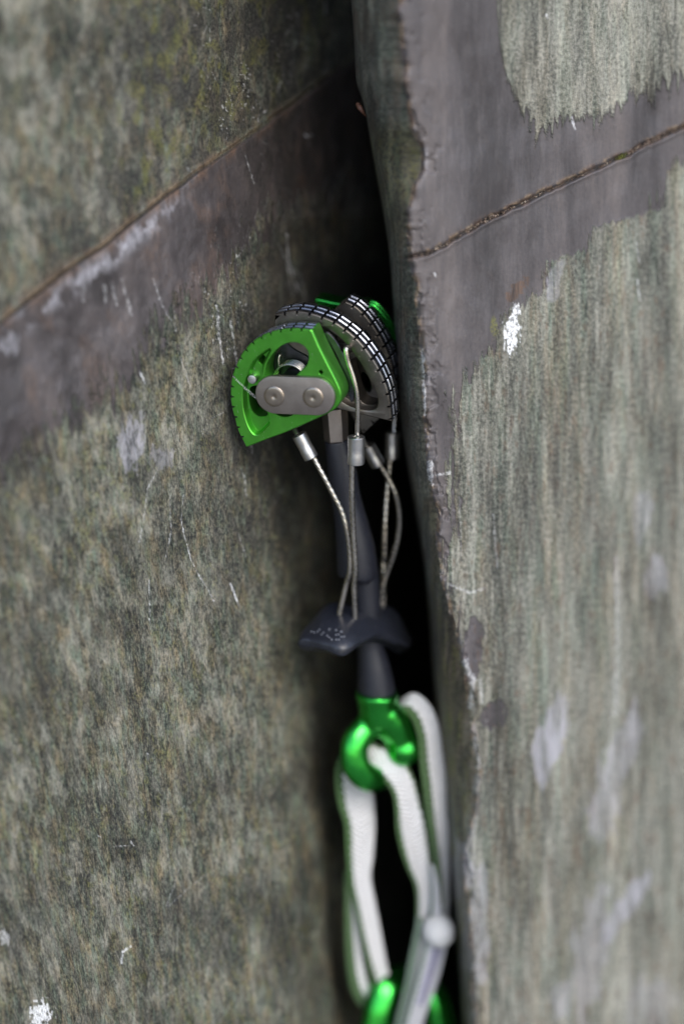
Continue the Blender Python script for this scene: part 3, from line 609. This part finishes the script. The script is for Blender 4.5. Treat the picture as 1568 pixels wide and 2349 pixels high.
wire([Z(r2(1262, -80), 62.1), Z(r2(1250, 40), 62.1), Z(r2(1243, 120), 62.1), Z(r2(1240, 215), 62.1)],
     Z(r2(1225, 205), 62.1), Z(r2(1222, 480), 62.3), .19, [Z(r2(1205, 450), 62.3), Z(r2(1188, 650), 62.4), Z(r2(1163, 900), 62.5), Z(r2(1147, 1200), 62.6), Z(r2(1140, 1500), 62.8), Z(r3(905, 0), 62.9), Z(r3(908, 200), 63), Z(r3(906, 410), 63.2)], label='rearmost straight cable')

# trigger bar: saddle with two drooping wings
def grid_loft(rows, n_s, n_t):
    rows = [crom([cam_pt(*p) for p in r], n_s) for r in rows]; cols = [crom([r[i] for r in rows], n_t) for i in range(n_s)]
    return np.array(cols)           # [s][t]
tb = [[Z(r3(275, 560), 61.9), Z(r3(355, 500), 62.2), Z(r3(470, 365), 62.6), Z(r3(600, 385), 62.9), Z(r3(760, 395), 63.1), Z(r3(900, 385), 63.4), Z(r3(980, 425), 63.6), Z(r3(1050, 570), 63.9), Z(r3(1115, 700), 64.2)],
      [Z(r3(215, 615), 61.6), Z(r3(320, 580), 61.7), Z(r3(440, 490), 61.8), Z(r3(590, 460), 61.9), Z(r3(760, 470), 62.2), Z(r3(890, 480), 62.7), Z(r3(975, 530), 63.1), Z(r3(1045, 635), 63.5), Z(r3(1110, 715), 63.9)],
      [Z(r3(190, 660), 61.3), Z(r3(300, 655), 61.3), Z(r3(430, 640), 61.2), Z(r3(580, 610), 61.2), Z(r3(710, 580), 61.6), Z(r3(860, 590), 62.2), Z(r3(965, 625), 62.7), Z(r3(1040, 690), 63.1), Z(r3(1100, 728), 63.5)],
      [Z(r3(188, 684), 61.2), Z(r3(300, 705), 61.1), Z(r3(430, 735), 60.9), Z(r3(570, 780), 60.8), Z(r3(690, 705), 61.2), Z(r3(840, 640), 61.9), Z(r3(960, 668), 62.4), Z(r3(1035, 715), 62.9), Z(r3(1090, 735), 63.3)]]
Gd = grid_loft(tb, 72, 26); ns, nt = Gd.shape[:2]
du = np.gradient(Gd, axis=0); dv2 = np.gradient(Gd, axis=1); Nn = np.cross(du, dv2); Nn /= np.linalg.norm(Nn, axis=2)[:, :, None]
if Nn[30, 10, 1] < 0: Nn = -Nn
sv = np.linspace(-1, 1, ns)[:, None]; tv = np.linspace(-1, 1, nt)[None]
th = .19*np.sqrt(np.clip(1-np.maximum(abs(sv)**14, abs(tv)**10), 0, 1))
top = Gd+Nn*th[:, :, None]; bot = Gd-Nn*(th*1.1)[:, :, None]
V = list(top.reshape(-1, 3))+list(bot.reshape(-1, 3)); gf = grid_faces(ns, nt); F = [tuple(f) for f in gf]+[tuple(f[::-1]+ns*nt) for f in gf]
edge_i = [i*nt for i in range(ns)]+[(ns-1)*nt+j for j in range(1, nt)]+[i*nt+nt-1 for i in range(ns-2, -1, -1)]+[j for j in range(nt-2, 0, -1)]
for a, b in zip(edge_i, edge_i[1:]+edge_i[:1]): F.append((a, b, b+ns*nt, a+ns*nt))
trg = mesh_obj('trigger', V, F, M_trigger, cam_root, smooth=60)
# raised marks moulded in the left wing: three drops over an arc of tiny characters
def surf(fs, ft): i = fs*(ns-1); j = ft*(nt-1); i0, j0 = int(i), int(j); return Gd[i0, j0]+Nn[i0, j0]*(th[i0, j0]), Nn[i0, j0]
def pt_to_surf(x, y):
    best = None
    for i in range(2, 34):
        for j in range(2, nt-2):
            q = Gd[i, j]+Nn[i, j]*th[i, j]; px = 784+q[0]/(-q[2])/K; py = 1174.5-q[1]/(-q[2])/K; dd = (px-x)**2+(py-y)**2
            if best is None or dd < best[0]: best = (dd, q, Nn[i, j])
    return best[1], best[2]
parts = []
marks = [(455, 550, .035), (507, 565, .035), (558, 578, .035)]+[(x, y, .024) for x, y in ((300, 582), (325, 585), (350, 578), (375, 565), (380, 598), (405, 582), (432, 615), (455, 632), (480, 640), (505, 646), (530, 642), (555, 632), (580, 620), (500, 606), (520, 608))]
for (x, y, r) in marks:
    q, nn = pt_to_surf(*r3(x, y)); parts.append(lathe(q, nn, [(-.01, r*1.1), (.008, r), (.016, r*.6), (.018, r*.1)], 12))
V, F = merge(*parts); M_mark = plastic('raised_marks', (.10, .105, .12), .35); mesh_obj('raised_marks', V, F, M_mark, trg)

# green forged thumb eyelet: remeshed from a neck, a hoop and a boss
L = [r4(455, 255), r4(458, 275), r4(470, 340), r4(478, 420), r4(495, 500)]; R = [r4(830, 225), r4(825, 250), r4(815, 330), r4(825, 420), r4(835, 500)]
C, Rr = stem_path(L, R); pts_ = []
def D4(y, o=0): return stem_d(r4(0, y)[1])+o
hoop = crom([cam_pt(*r4(x, y), D4(y, o)) for x, y, o in ((640, 500, 0), (540, 560, -.15), (465, 660, -.35), (450, 790, -.45), (490, 900, -.45), (570, 965, -.3), (650, 975, 0), (730, 930, .35), (800, 840, .55), (840, 740, .5), (800, 620, .3), (720, 530, .1))], 90, True)
p1_ = tube(C, Rr*np.array([.96, 1, .97, .93, .85]), 28); p2_ = tube(hoop, .28, 16, closed=True, flat=1.35)
arm = crom([cam_pt(*r4(x, y), D4(y, o)) for x, y, o in ((700, 420, 0), (790, 520, .05), (850, 620, .15), (872, 710, .25))], 20)
p3_ = tube(arm, np.linspace(.48, .34, 20), 20)
ball = lathe(cam_pt(*r4(868, 715), D4(715, .2)), [0, 0, 1], [(-.5*math.cos(a), max(.01, .5*math.sin(a))) for a in np.linspace(0.02, math.pi-.02, 18)], 24)
V, F = merge(p1_, p2_, p3_, ball); eye = mesh_obj('thumb_eyelet', V, F, M_green_dark, cam_root, smooth=180)
rm = eye.modifiers.new('r', 'REMESH'); rm.mode = 'VOXEL'; rm.voxel_size = .00045; rm.use_smooth_shade = True
smd = eye.modifiers.new('s', 'SMOOTH'); smd.factor = .6; smd.iterations = 12

# ------------------------------------------------------------ sling
def web_mat(name, gl, gr, body=(.88, .87, .86), gcol=(.05, .125, .022)):
    g = G(name); uv = g.n('ShaderNodeUVMap', uv_map='uv').outputs[0]; s = g.n('ShaderNodeSeparateXYZ', i_0=uv)
    u, v = s.outputs[0], s.outputs[1]
    wob = g.math('ADD', g.math('MULTIPLY', g.math('SINE', g.math('MULTIPLY', v, 30.)), .035), g.math('MULTIPLY', g.math('SUBTRACT', g.noise(uv, 3, 3, .6), .5), .06))
    uu = g.math('ADD', u, wob)
    a = g.math('LESS_THAN', uu, gl); b = g.math('GREATER_THAN', uu, 1-gr); m = g.math('MAXIMUM', a, b)
    n = g.noise(uv, 1., 4, .6, sc=(6, 6, 1)); n2 = g.noise(uv, 1., 4, .7, sc=(60, 40, 1))
    c = g.mix(g.ramp(n, [(.3, 0.), (.7, 1.)]), tuple(x*.82 for x in body), body)
    gc = g.mix(g.ramp(n2, [(.35, 0.), (.7, 1.)]), tuple(x*.4 for x in gcol), tuple(x*1.6 for x in gcol))
    g.set(Base_Color=g.mix(m, c, gc), Roughness=.85)
    w1 = g.math('SINE', g.math('MULTIPLY', g.math('ADD', v, g.math('MULTIPLY', g.math('ABSOLUTE', g.math('SUBTRACT', u, .5)), .6)), 44.))
    g.bump(g.math('ADD', w1, n2), .8, .0006); g.b.inputs['Sheen Weight'].default_value = .15
    return g.m
sling = thing('sling', 'white webbing sling with green edges threaded through the green eyelet of the cam', 'sling', cam_pt(860, 2000, 65))
def ribbon(Lp, Rp, thick, mat, n=140, name='webbing', label=None, wav=.025, sag=0.):
    Lc = crom([cam_pt(*p) for p in Lp], n); Rc = crom([cam_pt(*p) for p in Rp], n); C = (Lc+Rc)/2; A = (Rc-Lc)/2
    T = np.gradient(C, axis=0); T /= np.linalg.norm(T, axis=1)[:, None]; W_ = np.linalg.norm(A, axis=1)
    N = np.cross(A/W_[:, None], T); N /= np.linalg.norm(N, axis=1)[:, None]
    if N[n//2, 2] < 0: N = -N
    seg = np.r_[0, np.cumsum(np.linalg.norm(np.diff(C, axis=0), axis=1))]
    m = 15; top = [(math.copysign(1-(1-abs(q))**1.3, q), math.sqrt(max(0, 1-abs(q)**5))) for q in np.linspace(-1, 1, m)]
    ring = [(a, h) for a, h in top]+[(a, -h) for a, h in top[::-1][1:-1]]; M_ = len(ring); V, UV, F = [], [], []
    for i in range(n):
        ww = 1+wav*math.sin(seg[i]*42)/max(W_[i]*3, .4)
        for k, (a, h) in enumerate(ring):
            V.append(C[i]+A[i]*a*ww+N[i]*(h*thick/2+sag*(1-a*a))); UV.append((.5+.5*a, seg[i]))
    for i in range(n-1):
        for k in range(M_): F.append((i*M_+k, i*M_+(k+1) % M_, (i+1)*M_+(k+1) % M_, (i+1)*M_+k))
    F.append(tuple(range(M_))[::-1]); F.append(tuple((n-1)*M_+k for k in range(M_)))
    o = mesh_obj(name, V, F, mat, sling, smooth=60, uv=UV)
    if label: o['label'] = label
    return o
def D(p, o=0): return (p[0], p[1], stem_d(p[1])+o)
M_wA = web_mat('webbing_green_left', .19, .0); M_wC = web_mat('webbing_green_both', .15, .13); M_wD = web_mat('webbing_green_inner', .30, .0); M_wB = web_mat('webbing_outer', .42, .22)
# left strand, curling over behind the hoop
ribbon([D(r4(470, 760), .55), D(r4(370, 740), .45), D(r4(300, 850), .25), D(r4(290, 1000), .2), D(r4(320, 1200), .15), D(r5(368, 0), .1), D(r5(385, 300), .1), D(r5(410, 500), .1), D(r5(455, 700), .1), D(r5(495, 900), .1), D(r5(545, 1100), .1), D(r5(610, 1300), .15), D(r5(680, 1480), .3)],
       [D(r4(560, 880), .6), D(r4(560, 900), .8), D(r4(590, 960), .9), D(r4(605, 1050), .9), D(r4(620, 1220), .8), D(r5(628, 0), .7), D(r5(612, 250), .6), D(r5(590, 430), .5), D(r5(625, 640), .5), D(r5(665, 850), .5), D(r5(700, 1050), .5), D(r5(735, 1220), .5), D(r5(800, 1380), .6)], .12, M_wA, label='left strand below the hoop')
# outer return strand hugging the left one, curling under toward the carabiner
ribbon([D(r5(372, 380), .35), D(r5(372, 560), .2), D(r5(372, 800), .15), D(r5(378, 1050), .15), D(r5(400, 1280), .2), D(r5(450, 1440), .3), D(r5(530, 1540), .5), D(r5(640, 1580), .9)],
       [D(r5(440, 380), .55), D(r5(470, 600), .5), D(r5(500, 800), .5), D(r5(535, 1020), .5), D(r5(575, 1240), .5), D(r5(620, 1360), .6), D(r5(690, 1420), .7), D(r5(760, 1440), 1.1)], .11, M_wB, label='outer strand curling under')
# centre strand coming forward through the hoop
ribbon([D(r4(520, 900), .5), D(r4(570, 880), .05), D(r4(640, 930), -.2), D(r4(715, 1010), -.25), D(r4(775, 1120), -.25), D(r4(795, 1290), -.25), D(r5(795, 0), -.2), D(r5(830, 180), -.2), D(r5(885, 350), -.15), D(r5(950, 500), -.1), D(r5(968, 640), 0), D(r5(965, 800), 0)],
       [D(r4(500, 700), .6), D(r4(600, 668), .3), D(r4(740, 725), .15), D(r4(880, 840), .1), D(r4(955, 980), .15), D(r4(1005, 1160), .2), D(r5(1058, 0), .2), D(r5(1082, 200), .25), D(r5(1100, 350), .25), D(r5(1112, 500), .25), D(r5(1108, 650), .2), D(r5(1070, 800), .2)], .12, M_wC, label='front strand falling from the hoop')
# right strand behind the eyelet
ribbon([D(r4(830, 430), 0.15), D(r4(880, 420), 0.05), D(r4(945, 500), -0.05), D(r4(985, 650), -0.10), D(r4(1000, 850), -0.15), D(r4(1030, 1100), -0.15), D(r4(1065, 1350), -0.15), D(r5(1085, 100), -0.10), D(r5(1125, 350), -0.05), D(r5(1150, 600), 0.05), D(r5(1160, 800), 0.15)],
       [D(r4(860, 300), 0.75), D(r4(960, 255), 0.65), D(r4(1075, 340), 0.55), D(r4(1150, 500), 0.45), D(r4(1185, 720), 0.45), D(r4(1212, 950), 0.45), D(r4(1222, 1250), 0.45), D(r5(1235, 50), 0.45), D(r5(1240, 300), 0.55), D(r5(1235, 560), 0.65), D(r5(1228, 800), 0.65)], .12, M_wD, label='rear strand in shade on the right')
# lower doubled strap with the sewn bar tack
M_wE = web_mat('webbing_sewn', .10, .0, (.76, .76, .80), (.2, .28, .2)); M_wF = web_mat('webbing_sewn_back', .45, .0, (.66, .66, .66), (.16, .24, .17))
ribbon([D(r5(1075, 330), -0.05), D(r5(1095, 500), -0.15), D(r5(1100, 650), -0.20), D(r5(1075, 800), -0.25), D(r5(1050, 960), -0.30), D(r5(1010, 1150), -0.35), D(r5(960, 1350), -0.35), D(r5(890, 1600), -0.35), D(r5(850, 1780), -0.25)],
       [D(r5(1110, 330), 0.00), D(r5(1150, 480), -0.05), D(r5(1168, 640), -0.05), D(r5(1190, 800), -0.05), D(r5(1225, 960), -0.05), D(r5(1190, 1160), -0.05), D(r5(1130, 1370), -0.05), D(r5(1035, 1620), -0.05), D(r5(990, 1780), -0.05)], .10, M_wE, label='sewn strap below the bar tack')
ribbon([D(r5(975, 770), -0.35), D(r5(950, 900), -0.30), D(r5(905, 1130), -0.20), D(r5(860, 1380), -0.15), D(r5(800, 1620), -0.15), D(r5(765, 1780), -0.05)],
       [D(r5(1090, 790), -0.05), D(r5(1075, 930), -0.05), D(r5(1035, 1150), 0.00), D(r5(985, 1350), 0.05), D(r5(920, 1600), 0.05), D(r5(880, 1780), 0.15)], .10, M_wF, label='grey-green layer of the lower strap')
# bar tack: folded sewn end
kb = crom([cam_pt(*r5(1105, 800), 65.05), cam_pt(*r5(1150, 880), 64.9), cam_pt(*r5(1180, 955), 65.15)], 18)
V, F = tube(kb, .44*np.sin(np.linspace(.5, math.pi-.5, 18))**.6, 22); M_tack = web_mat('sewn_tack', 0, 0, (.92, .92, .92)); mesh_obj('bar_tack', V, F, M_tack, sling, smooth=180, uv=[(.5, i*.01) for i in range(len(V))])
st = []
for k in range(15):
    y = 1010+k*34; x0, x1 = 1120-(y-1010)*.30, 1195-(y-1010)*.34
    st.append(tube(path([(*r5(x0, y+8), stem_d(r5(0, y)[1])-.33), (*r5((x0+x1)/2, y), stem_d(r5(0, y)[1])-.35), (*r5(x1, y+6), stem_d(r5(0, y)[1])-.25)], 6), .035, 8))
M_st = plastic('violet_thread', (.22, .21, .30), .7); V, F = merge(*st); mesh_obj('stitching', V, F, M_st, sling)

# ------------------------------------------------------------ carabiner hanging from the sling
kr = thing('carabiner', 'bright green carabiner clipped in the bottom of the white sling', 'carabiner', cam_pt(950, 2900, 69))
loop = [(625, 1700, .0), (665, 1500, .15), (715, 1360, .4), (800, 1285, .9), (920, 1290, 1.2), (1040, 1350, 1.2), (1110, 1440, 1.0), (1160, 1600, .9), (1230, 1900, .9), (1300, 2300, .9), (1330, 2800, .9), (1290, 3200, .8), (1180, 3400, .6), (1000, 3450, .3), (820, 3380, 0), (700, 3150, -.1)]
C = crom([cam_pt(*r5(x, y), stem_d(r5(x, y)[1])+o) for x, y, o in loop], 120)
V, F = tube(C, .40, 24, prof=lambda th, i: 1-.16*abs(math.cos(th))**6); mesh_obj('body', V, F, M_green_dark, kr, smooth=180)
C = crom([cam_pt(*r5(x, y), stem_d(r5(x, y)[1])+o) for x, y, o in ((700, 3130, -.1), (640, 2600, -.1), (600, 2100, -.1), (622, 1730, 0))], 30)
V, F = tube(C, .26, 20); mesh_obj('gate', V, F, M_alu, kr)

# ------------------------------------------------------------ small things on the rock
# brown bud caught at the crack lip
C = path([(818, 236, 58.6), (824, 246, 58.5), (831, 256, 58.5), (840, 268, 58.7)], 24)
g = G('dry_bud'); g.set(Base_Color=(.07, .028, .016), Roughness=.6)
V, F = tube(C, np.array([.02, .045, .06, .07, .075, .07, .07, .075, .08, .08, .075, .07, .065, .06, .055, .05, .045, .04, .035, .03, .028, .025, .02, .01])*.8, 12)
tag(mesh_obj('bud', V, F, g.m), 'tiny reddish-brown dry bud caught on the lip at the top of the crack', 'bud')
# moss in the right hand seam
g = G('seam_moss'); oc = g.n('ShaderNodeTexCoord').outputs['Object']; g.set(Base_Color=g.ramp(g.noise(oc, 900, 3, .6), [(.35, (.04, .05, .01)), (.6, (.15, .15, .03))]), Roughness=.8)
rn = random.Random(3); pr = []
for k in range(60):
    x = 1424+rn.gauss(0, 7); y = seamR(np.array([x]))[0]+rn.gauss(0, 2.5)+2; d = right_depth(x, y)+.02
    a = cam_pt(x, y, d); b = a+np.array([rn.gauss(0, .03), abs(rn.gauss(.03, .03)), .05+rn.random()*.05]); m_ = (a+b)/2+np.array([rn.gauss(0, .01)]*3)
    pr.append(tube([a, m_, b], [.012, .010, .003], 5))
V, F = merge(*pr); mo = mesh_obj('moss', V, F, g.m); mo['kind'] = 'stuff'; tag(mo, 'small yellow-green moss tuft growing in the seam of the right rock', 'moss')
# grit lodged in the right seam
g = G('grit'); oc = g.n('ShaderNodeTexCoord').outputs['Object']; g.set(Base_Color=g.ramp(g.noise(oc, 500, 3, .6), [(.35, (.05, .035, .025)), (.5, (.16, .11, .08)), (.65, (.34, .28, .22))]), Roughness=.85)
pr = []
for k in range(420):
    x = rn.uniform(960, 1585); y = seamR(np.array([x]))[0]+rn.gauss(0, 3.0); d = right_depth(x, y)+.06+rn.random()*.08; r = rn.uniform(.012, .04); c = cam_pt(x, y, d)
    vs = [c+r*np.array([rn.uniform(.5, 1.2)*q for q in v]) for v in ((1, 0, 0), (-1, 0, 0), (0, 1, 0), (0, -1, 0), (0, 0, 1), (0, 0, -1))]
    pr.append((vs, [(0, 2, 4), (2, 1, 4), (1, 3, 4), (3, 0, 4), (2, 0, 5), (1, 2, 5), (3, 1, 5), (0, 3, 5)]))
V, F = merge(*pr); mo = mesh_obj('grit', V, F, g.m, smooth=0.1); mo['kind'] = 'stuff'; tag(mo, 'crumbs of brown grit lodged along the slanting seam of the right rock', 'grit')
# cobweb threads across the green lobe
g = G('web_thread'); g.set(Base_Color=(.8, .8, .8), Roughness=.4); pr = []
for a, b in (((145, 700), (335, 872)), ((150, 712), (330, 880)), ((165, 735), (325, 862)), ((230, 800), (338, 888))):
    pr.append(tube([on_plane(a, -.02), on_plane(((a[0]+b[0])/2, (a[1]+b[1])/2+4), -.03), on_plane(b, -.12)], .0013, 5))
V, F = merge(*pr); tag(mesh_obj('cobweb', V, F, g.m), 'fine cobweb threads stretched from the green lobe to the steel end plate', 'cobweb')
